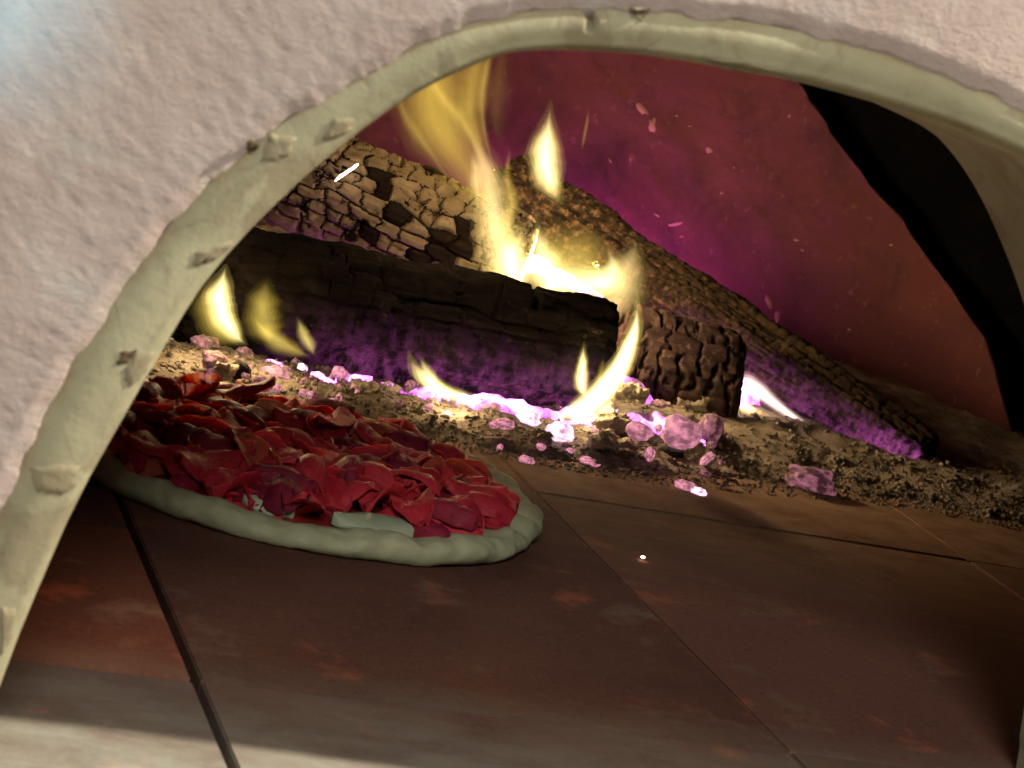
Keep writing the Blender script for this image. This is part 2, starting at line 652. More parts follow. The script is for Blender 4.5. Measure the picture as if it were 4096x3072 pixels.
def dome_par(p):
    phi = math.atan2(p.x - DC.x, p.y - DC.y)
    t = math.asin(min(1.0, max(0.0, (p.z / DH) ** (DP / 2))))
    return phi, t


bpx = [(770, 40), (798, 85), (815, 102), (829, 133), (855, 166), (884, 201), (903, 218), (915, 249), (938, 275), (955, 296), (976, 327), (990, 350), (1001, 378), (1011, 406), (1030, 422)]
bnd = sorted([(dome_par(dome_hit(u, v))[1], dome_par(dome_hit(u, v))[0]) for u, v in bpx])
lin_m = m_lining()
soot_m = m_soot()
NP, NTt = 240, 90
verts = []
for j in range(NTt):
    t = -0.02 + (PI / 2 + 0.02) * j / (NTt - 1)
    tt = max(t, 0.0)
    hi = interp(bnd, tt) + 0.012 * fbm(Vector((tt * 30, 4, 1)), 4)
    for i in range(NP):
        s = i / (NP - 1)
        s = 1 - (1 - s) ** 1.3
        phi = -2.6 + (hi + 2.6) * s
        p = dome_pt(phi, tt)
        q = p - DC
        d1 = 0.010 * fbm(p * 5, 3) + 0.0035 * fbm(p * 26, 4)
        p -= q.normalized() * d1
        if t < 0:
            p.z = -0.01
        p.y = max(p.y, BY + 0.004)
        verts.append(p - OV)
    # broken edge turns outward
    for extra in (0.006, 0.045):
        p = dome_pt(hi - extra * 1.2, tt, DR + extra, DH + extra)
        if t < 0:
            p.z = -0.01
        p.y = max(p.y, BY + 0.004)
        verts.append(p - OV)
faces = [f for f in grid_faces(NP + 2, NTt) if not all(verts[k].y + OV.y < BY + 0.006 for k in f)]
mesh('dome_lining', verts, [(a, d, c, b) for a, b, c, d in faces], lin_m, oven)
verts = []
NP2, NT2 = 120, 40
for j in range(NT2):
    t = PI / 2 * j / (NT2 - 1)
    for i in range(NP2):
        p = dome_pt(-PI + 2 * PI * i / (NP2 - 1), t, DR + 0.05, DH + 0.05)
        p += (p - DC).normalized() * 0.012 * fbm(p * 12, 4)
        if j == 0:
            p.z = -0.02
        p.y = max(p.y, BY + 0.002)
        verts.append(p - OV)
faces = [f for f in grid_faces(NP2, NT2) if not all(verts[k].y + OV.y < BY + 0.004 for k in f)]
mesh('sooty_shell', verts, [(a, d, c, b) for a, b, c, d in faces], soot_m, oven)
# inner front wall round the mouth
verts = []
for k in range(8):
    dd = 0.9 * (k / 7) ** 1.5 + 0.0
    for i in range(0, NA, 10):
        r = INN[i] - cen
        r /= np.linalg.norm(r)
        verts.append(Vector((INN[i, 0] + r[0] * dd, BY + 0.0005 * k, INN[i, 2] + r[2] * dd)) - OV)
mesh('inner_front_wall', verts, grid_faces(len(range(0, NA, 10)), 8), soot_m, oven)

# pale chips sticking to the lining
pale_m = m_chip((0.50, 0.27, 0.20))
for k, (u, v, w, h, a) in enumerate([(640, 108, 26, 10, 0.7), (652, 126, 12, 20, 0.1), (610, 160, 3, 9, -0.4), (630, 159, 3, 8, 0), (676, 116, 5, 3, 0.5), (690, 126, 6, 3, 0.2),
                                     (708, 150, 7, 12, -0.5), (734, 167, 5, 4, 0.3), (720, 193, 6, 5, 0), (657, 215, 9, 4, 0.5), (676, 224, 24, 6, -0.3), (680, 237, 13, 5, 0.1), (766, 303, 12, 26, -0.3),
                                     (775, 318, 9, 20, -0.1), (790, 116, 5, 4, 0), (800, 250, 6, 3, 0.4), (795, 240, 8, 3, 0.2), (890, 245, 5, 3, 0.2), (600, 225, 5, 4, 0.3), (850, 330, 5, 3, 0.3)]):
    n = 13
    ring = []
    for i in range(n):
        b = 2 * PI * i / n
        rr = 0.5 * random.uniform(0.55, 1.1)
        x, y = math.cos(b) * w * rr, math.sin(b) * h * rr
        ring.append((u + x * math.cos(a) - y * math.sin(a), v + x * math.sin(a) + y * math.cos(a)))
    c = dome_hit(u, v)
    inn = (Vector((DC.x, DC.y, 0.12)) - c).normalized()
    rp = [dome_hit(*q) for q in ring]
    base = 0.010 * fbm(c * 5, 3) + 0.0035 * fbm(c * 26, 4)
    vs = [q + inn * (base - 0.005) - OV for q in rp] + [c.lerp(q, 0.8) + inn * (base + random.uniform(0.0, 0.0008)) - OV for q in rp] + [c + inn * (base + 0.0009) - OV]
    fs = [(i, (i + 1) % n, n + (i + 1) % n, n + i) for i in range(n)] + [(n + i, n + (i + 1) % n, 2 * n) for i in range(n)]
    mesh('pale_chip', vs, fs, pale_m, oven)

# ------------------------------------------------------------------ floor of fired clay tiles
flo = mesh('oven_floor', [(-0.7, 0.2, -0.012), (1.9, 0.2, -0.012), (1.9, 2.7, -0.012), (-0.7, 2.7, -0.012)], [(0, 1, 2, 3)], m_mortar())
tag(flo, kind='structure')
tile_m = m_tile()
XJ = [-0.365, -0.065, 0.235, 0.535, 0.868, 1.168, 1.468]
YJ = {0: [.324, .534, .744, .954, 1.164, 1.375, 1.585, 1.796, 2.006, 2.3], 1: [.324, .534, .744, .954, 1.164, 1.375, 1.585, 1.796, 2.006, 2.3],
      2: [.324, .534, .954, 1.375, 1.796, 2.217, 2.6], 3: [.324, .534, .954, 1.375, 1.796, 2.217, 2.6], 4: [.324, .534, .954, 1.375, 1.796, 2.217, 2.6], 5: [.324, .534, .954, 1.375, 1.796, 2.217]}
for c in range(len(XJ) - 1):
    for a, b in zip(YJ[c], YJ[c][1:]):
        gl = 0.0022 if c == 2 else (0.00015 if c == 3 else 0.0004)
        gr = 0.0022 if c == 1 else (0.00015 if c == 2 else 0.0004)
        gy = 0.0005
        ga, gb = (0.0028 if c < 2 and abs(q - .954) < .01 else gy for q in (a, b))
        x0, x1, y0, y1 = XJ[c] + gl, XJ[c + 1] - gr, a + ga, b - gb
        cx, cy = (x0 + x1) / 2, (y0 + y1) / 2
        bm = bmesh.new()
        bmesh.ops.create_cube(bm, size=1)
        for vv in bm.verts:
            vv.co = Vector((vv.co.x * (x1 - x0), vv.co.y * (y1 - y0), -0.006 + vv.co.z * 0.012))
        te = [e for e in bm.edges if all(q.co.z > -0.001 for q in e.verts)]
        bmesh.ops.bevel(bm, geom=te, offset=0.0009, segments=2, affect='EDGES')
        m = bpy.data.meshes.new('tile')
        bm.to_mesh(m)
        bm.free()
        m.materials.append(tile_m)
        o = bpy.data.objects.new('tile', m)
        COL.objects.link(o)
        o.location = (cx, cy, random.uniform(-0.0007, 0.0002))
        o.rotation_euler = (random.uniform(-.001, .001), random.uniform(-.001, .001), 0)
        o.parent = flo
        k = random.uniform(0.85, 1.12)
        o.color = (1.55, 1.15, 0.95, 1) if (c == 1 and abs(a - .954) < .01) else (k, k * random.uniform(.95, 1.0), k * random.uniform(.92, 1.0), 1)  # the left tile is tinted orange, painting in the firelight on it


# ------------------------------------------------------------------ ash bed
front_px = [(120, 380), (200, 398), (330, 416), (430, 437), (520, 455), (600, 470), (680, 480), (800, 490), (900, 500), (1010, 522), (1100, 540)]
FRONT = sorted([(at_z(u, v).x, at_z(u, v).y) for u, v in front_px])
mounds = [(635, 425, 0.04, 0.018), (690, 430, 0.03, 0.012), (615, 440, 0.03, 0.008), (360, 395, 0.05, 0.007), (230, 370, 0.06, 0.012), (470, 415, 0.05, 0.005), (770, 446, 0.05, 0.006), (540, 425, 0.04, 0.006)]
MND = [(at_z(u, v, 0.01).x, at_z(u, v, 0.01).y, r, h) for u, v, r, h in mounds]


def ash_h(x, y):
    yf = interp(FRONT, x) + 0.018 * fbm(Vector((x * 18, y * 9, 2)), 4)
    d = (y - yf)
    h = -0.005 + 0.007 * min(1, max(-1, d / 0.02)) + 0.006 * min(1, max(0, (d - 0.01) / 0.12))
    for mx, my, r, mh in MND:
        q = ((x - mx) ** 2 + (y - my) ** 2) / (r * r)
        if q < 6:
            h += mh * math.exp(-q)
    k = min(1, max(0.12, (d + 0.02) / 0.06))
    h += k * (0.0042 * fbm(Vector((x * 28, y * 28, 5)), 4) + 0.0030 * abs(fbm(Vector((x * 90, y * 90, 8)), 4)) - 0.0015)
    return h


x0, x1, y0, y1 = 0.16, 1.24, 1.40, 2.36
nx, ny = 330, 230
verts = []
for j in range(ny):
    s = (j / (ny - 1)) ** 1.5
    y = y0 + (y1 - y0) * s
    for i in range(nx):
        x = x0 + (x1 - x0) * i / (nx - 1)
        verts.append((x, y, ash_h(x, y)))
faces = [f for f in grid_faces(nx, ny) if any(verts[k][2] > -0.006 for k in f) and math.hypot(verts[f[0]][0] - DC.x, verts[f[0]][1] - DC.y) < DR + 0.01]
# loose grains and crumbs
ico = bmesh.new()
bmesh.ops.create_icosphere(ico, subdivisions=1, radius=1)
iv = [v.co.copy() for v in ico.verts]
ifc = [tuple(v.index for v in f.verts) for f in ico.faces]
ico.free()
cnt = 0
while cnt < 7500:
    x = random.uniform(0.18, 1.12)
    y = interp(FRONT, x) + abs(random.gauss(0, 0.09)) - 0.022
    if math.hypot(x - DC.x, y - DC.y) > DR - 0.03:
        continue
    z = max(0.0, ash_h(x, y))
    r = 0.0007 + 0.0022 * random.random() ** 3.5
    if y < interp(FRONT, x):
        r = min(r, 0.0014)
    b = len(verts)
    sx, sy, sz = (random.uniform(0.6, 1.4) for _ in range(3))
    for q in iv:
        k = random.uniform(0.75, 1.2)
        verts.append((x + q.x * r * sx * k, y + q.y * r * sy * k, z + (q.z * 0.7 + 0.25) * r * sz * k))
    faces += [tuple(b + i for i in f) for f in ifc]
    cnt += 1
ash = mesh('ash', verts, faces, m_ash())
tag(ash, 'grey brown wood ash heaped under and in front of the logs', 'ash', kind='stuff')


# ------------------------------------------------------------------ logs
def log(name, A, B, radius, shape, mat, label, cell=None, depth=0.004, n_len=260, n_round=110, twist=0.0, lump=0.004, ash=None, block_mat=None, pale=0.5, seed=0.0,
        taperA=1.0, taperB=1.0, grain_amp=0.002, bend=0.0, up=Vector((0, 0, 1)), notch=(), glow=None):
    """a split or round log from A to B; shape(theta) gives the section, 0 = up, + = towards +Y side"""
    A, B = Vector(A), Vector(B)
    L = (B - A).length
    ex = (B - A).normalized()
    ez = (up - ex * up.dot(ex)).normalized()
    ey = ez.cross(ex)
    root = empty(name, A)
    root.matrix_world = Matrix(((ex.x, ey.x, ez.x, A.x), (ex.y, ey.y, ez.y, A.y), (ex.z, ey.z, ez.z, A.z), (0, 0, 0, 1)))
    verts, ashv, cellid, glowv = [], [], [], []
    caps = 10
    rows = []
    for k in range(caps):
        rows.append((0.0, k / caps))
    for k in range(n_len):
        rows.append((k / (n_len - 1), 1.0))
    for k in range(caps):
        rows.append((1.0, 1 - (k + 1) / caps))
    for s, c in rows:
        tap = taperA + (taperB - taperA) * s
        endr = 1.0 - 0.10 * max(0, 1 - s * L / 0.012) ** 2 - 0.10 * max(0, 1 - (1 - s) * L / 0.012) ** 2
        for i in range(n_round):
            th = 2 * PI * i / n_round + twist * s
            rr = radius * shape(th) * tap * endr
            y, z = math.sin(th) * rr * c, math.cos(th) * rr * c
            x = s * L
            p = Vector((x, y, z))
            q = p + Vector((seed, seed * 0.7, 0))
            rel = lump * fbm(Vector((q.x * 14, q.y * 22, q.z * 22)), 4)
            rel += grain_amp * fbm(Vector((q.x * 22, q.y * 170, q.z * 170)), 4)
            cid = 0
            if cell:
                # checks in the char: cracks along and across the grain, uneven in size
                nrow_ = max(5, int(2 * PI * radius / cell[1]))
                vv = (th % (2 * PI)) / (2 * PI) * nrow_ + 0.50 * fbm(Vector((q.x * 30, math.cos(th) * 2.2, math.sin(th) * 2.2 + seed)), 3)
                row = math.floor(vv) % nrow_
                hr = (row * 7919 + int(seed * 100)) % 97 / 97.0
                uu = q.x / (cell[0] * (0.7 + 0.7 * hr)) + hr * 5 + 0.40 * fbm(Vector((q.x * 45, math.cos(th) * 3, math.sin(th) * 3 + seed)), 3)
                fu, fv = uu - math.floor(uu), vv - math.floor(vv)
                du, dv_ = min(fu, 1 - fu) * cell[0] * (0.7 + 0.7 * hr), min(fv, 1 - fv) * cell[1]
                big = 1.0 if (row * 31 + math.floor(uu) * 17) % 5 else 0.35          # some cracks hardly open
                rel -= depth * max(math.exp(-(du / 0.0016) ** 2) * big, 0.8 * math.exp(-(dv_ / 0.0014) ** 2))
                if c < 1.0:
                    rel *= 0.5
                cid = (row * 73856093) ^ (int(math.floor(uu)) * 19349663 & 0xffffff)
                cid = (cid * 2654435761) & 0xffffffff
                rel += depth * 0.35 * (((cid >> 3) % 100) / 100 - 0.5)
            for (ns, nw, nd, nth) in notch:
                dth = (th - nth + PI) % (2 * PI) - PI
                rel -= nd * math.exp(-((s - ns) / nw) ** 2) * (1 if abs(dth) < 0.6 else 0)
            if c >= 1.0:
                dv = Vector((0, math.sin(th), math.cos(th)))
                p += dv * rel
            else:
                p.x += (1 if s > 0.5 else -1) * (rel * 0.9 + 0.004 * (1 - c * c))
            p.z += bend * (s - 0.5) ** 2
            verts.append(p)
            av = ash(s, th, q) if ash else 0.3
            ashv.append(av)
            glowv.append(glow(s, th) if glow else 0.0)
            cellid.append(cid)
    nrow = len(rows)
    faces = grid_faces(n_round, nrow, True)
    body, blocks = [], {}
    for f in faces:
        cid = cellid[f[0]]
        if block_mat is not None and f[0] // n_round >= caps and ((cid >> 7) % 1000) / 1000 < pale and len(set(cellid[k] for k in f)) == 1:
            blocks.setdefault(cid, []).append(f)
        else:
            body.append(f)
    keep = {}
    for cid, fl in blocks.items():
        if len(fl) < 8:
            body += fl
        else:
            keep[cid] = fl
    mesh('charred_wood', verts, body, mat, root, attrs={'ash_dust': ashv, 'log_glow': glowv})
    for cid, fl in sorted(keep.items(), key=lambda z: z[1][0])[:290]:
        ids = sorted({k for f in fl for k in f})
        mp = {k: n for n, k in enumerate(ids)}
        ob = mesh('ash_coated_block', [verts[k] for k in ids], [tuple(mp[k] for k in f) for f in fl], block_mat, root)
    tag(root, label, 'log', 'logs burning in the oven')
    return root


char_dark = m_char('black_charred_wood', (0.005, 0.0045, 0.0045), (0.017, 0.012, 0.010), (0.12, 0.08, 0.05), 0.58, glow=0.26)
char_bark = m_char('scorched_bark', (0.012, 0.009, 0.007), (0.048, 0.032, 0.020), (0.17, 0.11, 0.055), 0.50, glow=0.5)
char_brown = m_char('brown_char', (0.024, 0.015, 0.015), (0.07, 0.043, 0.038), (0.20, 0.14, 0.11), 0.55, grain=6)
char_under = m_char('char_between_ash', (0.018, 0.013, 0.012), (0.045, 0.03, 0.026), (0.16, 0.12, 0.09), 0.6)
ashb = m_ashblock()


def split(th, k=0.16):      # rounded wedge section
    return 1.0 + k * math.cos(3 * th) + 0.05 * math.cos(5 * th + 1)


def quarter(th):
    return 0.92 + 0.10 * math.cos(2 * th + 0.6) + 0.10 * math.cos(4 * th + 0.9)


# black log lying across the front of the fire
yA = 1.615
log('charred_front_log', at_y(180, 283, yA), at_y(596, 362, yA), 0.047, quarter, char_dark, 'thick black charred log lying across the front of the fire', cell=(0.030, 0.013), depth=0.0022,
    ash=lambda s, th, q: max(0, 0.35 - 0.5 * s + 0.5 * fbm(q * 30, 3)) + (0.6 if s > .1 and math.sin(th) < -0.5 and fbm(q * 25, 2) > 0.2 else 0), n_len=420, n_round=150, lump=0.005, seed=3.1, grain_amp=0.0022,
    notch=((0.795, 0.006, 0.012, 0.0),), glow=lambda s, th: max(0.0, math.cos(th - PI - 0.70)) ** 3 * min(1.0, max(0.0, (s - 0.18) / 0.25)))  # violet emission added low on the front to stand in for ember light

# pale checkered log behind it on the left
log('checkered_back_log', at_y(250, 150, 1.80), at_y(520, 272, 1.72), 0.043, lambda th: 0.95 + 0.08 * math.cos(2 * th), char_under, 'log cracked into pale ash coated blocks behind the black front log', cell=(0.017, 0.013),
    depth=0.0050, block_mat=ashb, pale=0.86, ash=lambda s, th, q: 0.4, n_len=430, n_round=260, lump=0.004, seed=8.7)

# long split log leaning down to the right
log('leaning_split_log', at_y(500, 190, 2.06), at_y(922, 459, 1.665), 0.036, lambda th: split(th - 0.5, 0.10), char_bark, 'long split log with scorched bark leaning down to the right', cell=(0.012, 0.008), depth=0.0022,
    ash=lambda s, th, q: max(0.0, min(1, 1.1 - 1.3 * s + 0.3 * fbm(q * 20, 2))), n_len=460, n_round=130, lump=0.0045, seed=1.3, taperA=0.98, taperB=0.68, grain_amp=0.0032,
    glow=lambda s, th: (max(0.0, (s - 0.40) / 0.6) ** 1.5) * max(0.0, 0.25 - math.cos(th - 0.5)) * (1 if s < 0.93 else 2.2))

# short block under the leaning log
log('checked_block', at_y(585, 358, 1.76), at_y(726, 398, 1.735), 0.055, lambda th: 0.95 + 0.1 * math.cos(4 * th), char_brown, 'short brown charred block with square checks under the leaning log', cell=(0.017, 0.022), depth=0.006,
    ash=lambda s, th, q: 0.6, n_len=150, n_round=120, lump=0.003, seed=5.5, block_mat=char_brown, pale=0.5)


# ------------------------------------------------------------------ embers
em_hot = m_ember('white_hot_ember', 2.6, (1.0, 0.58, 0.80), 0.36, 0.62, 0.22)
em_mid = m_ember('pink_ember', 1.1, (1.0, 0.36, 0.50), 0.40, 0.72, 0.22)
em_low = m_ember('dull_ember', 0.45, (1.0, 0.34, 0.48), 0.45, 0.70, 0.08)
em_ash = m_simple('ash_covered_coal', (0.42, 0.37, 0.26), (0.68, 0.62, 0.47), 3.0, 1.0, 0.05, 0.0, 0.12)
em_blk = m_simple('black_coal', (0.012, 0.010, 0.011), (0.035, 0.028, 0.03), 90, 0.8, 0.3)
MEM = {'hot': em_hot, 'mid': em_mid, 'low': em_low, 'ash': em_ash, 'blk': em_blk}


def lump_mesh(name, sub, seed, amp=0.28, blocky=0.0):
    bm = bmesh.new()
    bmesh.ops.create_icosphere(bm, subdivisions=sub, radius=1)
    for v in bm.verts:
        n = v.co.normalized()
        q = n * 1.1 + Vector((seed, seed * 1.7, -seed))
        k = 1 + amp * fbm(q, 3) + amp * 0.16 * fbm(q * 4, 3) + (0.5 * (amp - 0.34) * abs(fbm(q * 3.2, 4)) if amp > 0.34 else 0)
        if blocky:
            mx = max(abs(n.x), abs(n.y), abs(n.z))
            k *= (1 - blocky) + blocky / mx
        v.co = n * k
    m = bpy.data.meshes.new(name)
    bm.to_mesh(m)
    bm.free()
    m.polygons.foreach_set('use_smooth', [True] * len(m.polygons))
    return m


def ember(u, v, w, h, kind, label, z=None, rot=0.0, group='embers and coals in front of the logs', cat='ember', name='ember', deep=0.8, blocky=0.12):
    """w, h: its size as seen, in picture pixels"""
    p = at_z(u, v, 0.006)
    g = max(0.0, ash_h(p.x, p.y))
    s = px_m(p)
    hz = max(0.003, h * s * 0.5)
    zc = g + hz * (0.3 if kind == 'ash' else 0.5) if z is None else z
    p = at_z(u, v, zc)
    m = lump_mesh(name, 3 if w < 14 else 4, random.uniform(0, 50), 0.85 if kind == 'ash' else 0.32, blocky)
    m.materials.append(MEM[kind])
    o = bpy.data.objects.new(name, m)
    COL.objects.link(o)
    o.location = p
    o.scale = (w * s * 0.45, w * s * 0.45 * deep, hz * 0.92)
    o.rotation_euler = (random.uniform(-.25, .25), rot, YAW * -0.6 + random.uniform(-.2, .2))
    tag(o, label, cat, group)
    return o


for e in (
    (205, 344, 30, 22, 'low', 'purplish grey ember at the far left beside the mouth rim'),
    (214, 362, 26, 20, 'low', 'rounded pinkish ember below the left flames'),
    (224, 372, 20, 17, 'ash', 'small round ash coated coal in the left ember cluster'),
    (240, 371, 22, 22, 'blk', 'black unlit coal in the left ember cluster'),
    (232, 347, 12, 10, 'mid', 'small pink glowing chip under the left flame'),
    (257, 352, 10, 9, 'mid', 'pink ember chip right of the black coal'),
    (264, 365, 9, 10, 'mid', 'pale pink ember chip above the flat left ember'),
    (276, 373, 30, 15, 'mid', 'flat pink ember left of the white hot spot'),
    (302, 369, 12, 11, 'hot', 'tiny white hot ember below the left end of the front log'),
    (296, 362, 9, 8, 'low', 'purple coal chip touching the tiny white hot ember'),
    (340, 376, 21, 18, 'mid', 'lone pink ember under the middle of the front log'),
    (338, 389, 14, 10, 'low', 'purple coal below the lone pink ember'),
    (363, 389, 24, 18, 'ash', 'rounded ash grey coal under the front log'),
    (388, 390, 20, 15, 'ash', 'ash grey coal left of the streaming flame'),
    (412, 387, 16, 14, 'low', 'pinkish coal just below the streaming flame'),
    (262, 384, 22, 15, 'low', 'dull purple ember low in the left cluster'),
    (244, 352, 20, 14, 'low', 'dark purple coal behind the black coal'),
    (490, 408, 26, 16, 'mid', 'pink ember left of the bright ember pair'),
    (528, 420, 31, 17, 'hot', 'bright oval ember under the right end of the front log'),
    (560, 432, 30, 20, 'hot', 'bright rounded ember below the curling flame'),
    (515, 407, 24, 13, 'hot', 'white hot ember pressed against the front log underside'),
    (505, 424, 20, 12, 'mid', 'small pink ember left of the bright oval ember'),
    (542, 436, 20, 12, 'ash', 'grey coal between the two bright embers'),
    (500, 448, 7, 5, 'mid', 'tiny glowing crumb on the tiles left of the ember pair'),
    (541, 447, 11, 8, 'mid', 'small pink crumb below the bright rounded ember'),
    (570, 452, 12, 9, 'mid', 'pointed pink crumb at the ash edge'),
    (526, 460, 19, 9, 'mid', 'pink shard alone on the tiles right of the pizza'),
    (589, 462, 24, 9, 'mid', 'long pink shard at the front edge of the ash'),
    (680, 434, 42, 32, 'mid', 'large pink glowing coal in front of the checked block'),
    (710, 432, 26, 38, 'low', 'upright purple coal at the right end of the checked block'),
    (692, 404, 27, 34, 'ash', 'pale upright lump of ash crust against the checked block'),
    (632, 402, 34, 34, 'ash', 'pale ash covered lump right of the curling flame'),
    (612, 420, 30, 24, 'ash', 'yellowish ash covered lump at the foot of the curling flame'),
    (640, 432, 28, 18, 'mid', 'flat pinkish coal left of the large pink coal'),
    (604, 442, 26, 17, 'ash', 'low pale ash lump in front of the curling flame'),
    (625, 447, 24, 14, 'ash', 'crumbly ash lump left of the leaning pink sliver'),
    (650, 454, 12, 15, 'mid', 'small upright pink coal under the flat pinkish coal'),
    (660, 408, 22, 18, 'low', 'pinkish coal between the two pale ash lumps'),
    (672, 452, 26, 9, 'blk', 'thin black coal below the large pink coal'),
    (721, 464, 10, 6, 'low', 'pink splinter right of the leaning sliver'),
    (705, 474, 15, 8, 'low', 'dull flat ember behind the ember pair on the tiles'),
    (685, 486, 23, 11, 'mid', 'left ember of the pair lying on the bare tiles'),
    (699, 492, 17, 9, 'hot', 'right hotter ember of the pair lying on the bare tiles'),
):
    ember(*e)
ember(707, 459, 19, 7, 'mid', 'pink sliver leaning upright at the edge of the ash', z=0.008, rot=-1.0)
ember(812, 483, 54, 27, 'low', 'large grey pink coal lying alone below the leaning log', deep=0.55, blocky=0.55)

# small loose embers: alike bits in the ash
for k in range(70):
    u = random.choice([random.uniform(205, 440), random.uniform(205, 440), random.uniform(440, 730)])
    base_v = np.interp(u, [200, 330, 440, 560, 730], [365, 392, 408, 425, 436])
    v = base_v + random.uniform(-14, 12)
    w = random.uniform(5, 11)
    kd = random.choice(['mid', 'low', 'low', 'ash', 'hot'] if u > 440 else ['low', 'mid', 'low', 'mid', 'ash'])
    look = {'mid': 'small pink glowing ember crumb', 'low': 'small dull purplish ember crumb', 'ash': 'small pale ash crumb', 'hot': 'small white hot ember crumb'}[kd]
    where = 'in the ash right of the streaming flame' if u > 440 else 'in the ash left of the streaming flame'
    ember(u, v, w, w * random.uniform(0.5, 0.9), kd, look + ' ' + where, group=look + 's ' + ('at right' if u > 440 else 'at left'))

# mass of glowing embers behind and beneath the logs
t = NT('glowing_ember_bed')
v = t.coord()
hot = t.ramp(t.noise(v, 42, 5, 0.65), [(0.38, 0.04), (0.60, 1.0)])
bed_m = t.pbr(t.mix(t.noise(v, 90, 4), (0.10, 0.06, 0.07), (0.3, 0.22, 0.22)), 0.95, t.bump(t.noise(v, 160, 5, 0.7), 0.8, 0.003), 0.1,
              emit=(0.78, 0.15, 0.82), strength=t.math('MULTIPLY', hot, t.math('MULTIPLY', t.attr('coal_glow'), 9.0)))
bx0, bx1, by0, by1 = 0.36, 1.06, 1.50, 2.36
nx, ny = 170, 200
verts, heat = [], []
rb = at_z(862, 446, 0.01)
for j in range(ny):
    for i in range(nx):
        x = bx0 + (bx1 - bx0) * i / (nx - 1)
        y = by0 + (by1 - by0) * j / (ny - 1)
        rr, ph = math.hypot(x - DC.x, y - DC.y), math.atan2(x - DC.x, y - DC.y)
        pieces = (
            (math.hypot((x - 0.62) / 0.20, (y - 1.76) / 0.10), 0.036, 0.24),              # between the logs
            (max(abs(rr - 0.725) / 0.035, abs(ph - 0.64) / 0.24), 0.034, 1.5),            # along the wall, behind the leaning log
            (math.hypot((x - 0.80) / 0.08, (y - 1.79) / 0.06), 0.036, 0.8),                # the gap beside the block
            (math.hypot((x - 0.56) / 0.19, (y - 1.562) / 0.024), 0.016, 0.9),             # under the front log
        )
        e, hh, ht = min(pieces)
        vd = noise.voronoi(Vector((x / 0.022, y / 0.022, 0)))[0]
        z = hh * (1 - e ** 3) - 0.004 + 0.010 * min(1, max(0, 1.1 - vd[0] * 1.4)) + 0.003 * fbm(Vector((x * 60, y * 60, 1)), 3)
        if e == pieces[3][0]:
            e += 0.9 * max(0.0, 0.25 - fbm(Vector((x * 45, y * 60, 6)), 3)) * (3.2 if x < 0.53 else 0.9)
            z = -0.01 if e > 1.0 else ash_h(x, y) + 0.007 * (1 - e ** 2) - 0.002 + 0.006 * min(1, max(0, 1.1 - vd[0] * 1.4))
        verts.append((x, y, max(z, -0.01)))
        heat.append(ht)
faces = [f for f in grid_faces(nx, ny) if any(verts[k][2] > 0.002 for k in f)]
bed = mesh('ember_bed', verts, faces, bed_m, attrs={'coal_glow': heat})
tag(bed, 'bed of glowing pink and violet embers behind and beneath the logs', 'embers', kind='stuff')

# ------------------------------------------------------------------ flames
OLIVE, YEL, PALE, WARM = (1.0, 0.70, 0.09), (1.0, 0.76, 0.20), (1.0, 0.80, 0.42), (1.0, 0.66, 0.34)
SHELLS = (1.0, 0.80, 0.60, 0.40, 0.22)


def tongue(name, spine, Y, parent=None, mats=None, ranges=((0.0, 1.0),), scales=(1.0,), flat=0.8, n=44, nr=20, wob=0.30):
    """a tapering tongue of fire: spine = [(u, v, halfwidth px)], standing at depth Y; nested skins give it a soft edge"""
    C = catmull([(u, v, w) for u, v, w in spine], 101)
    bm = bmesh.new()
    base = Vector(parent.location) if parent else Vector()
    for q, (k, (lo, hi)) in enumerate(zip(scales, ranges)):
        rings = []
        Pp, Rr = [], []
        for i in range(n):
            x = (lo + (hi - lo) * i / (n - 1)) * 100
            j = min(99, int(x))
            c = C[j].lerp(C[j + 1], x - j)
            p = at_y(c.x, c.y, Y)
            e = i / (n - 1)
            tp = 1.0 if (lo == 0 and hi == 1) else min(1.0, (1 - (1 - min(1, e / 0.22)) ** 2)) * min(1.0, (1 - (1 - min(1, (1 - e) / 0.35)) ** 2))
            Pp.append(p)
            Rr.append(max(0.03, c.z * k * tp) * px_m(p))
        for i in range(n):
            tn = (Pp[min(n - 1, i + 1)] - Pp[max(0, i - 1)]).normalized()
            sd = tn.cross(F_).normalized()
            dp = sd.cross(tn).normalized()
            ring = []
            for m in range(nr):
                a = 2 * PI * m / nr
                r = Rr[i] * (1 + wob * fbm(Vector((math.cos(a) * 1.3, math.sin(a) * 1.3, i * 0.12 + spine[0][0])), 3))
                ring.append(bm.verts.new(Pp[i] + sd * math.cos(a) * r + dp * math.sin(a) * r * flat - base))
            rings.append(ring)
        fs = []
        for i in range(n - 1):
            for m in range(nr):
                fs.append(bm.faces.new((rings[i][m], rings[i][(m + 1) % nr], rings[i + 1][(m + 1) % nr], rings[i + 1][m])))
        fs.append(bm.faces.new(list(reversed(rings[0]))))
        fs.append(bm.faces.new(rings[-1]))
        vol = sum(f.calc_center_median().dot(f.normal) for f in ()) 
        bmesh.ops.recalc_face_normals(bm, faces=fs)
        # make sure that the skin faces outwards
        f0 = fs[(n // 2) * nr]
        f0.normal_update()
        cc = Pp[n // 2] - base
        if (f0.calc_center_median() - cc).dot(f0.normal) < 0:
            bmesh.ops.reverse_faces(bm, faces=fs)
        for f in fs:
            f.material_index = q
            f.smooth = True
    me = bpy.data.meshes.new(name)
    bm.to_mesh(me)
    bm.free()
    for m in mats:
        me.materials.append(m)
    o = bpy.data.objects.new(name, me)
    COL.objects.link(o)
    if parent:
        o.parent = parent
    return o


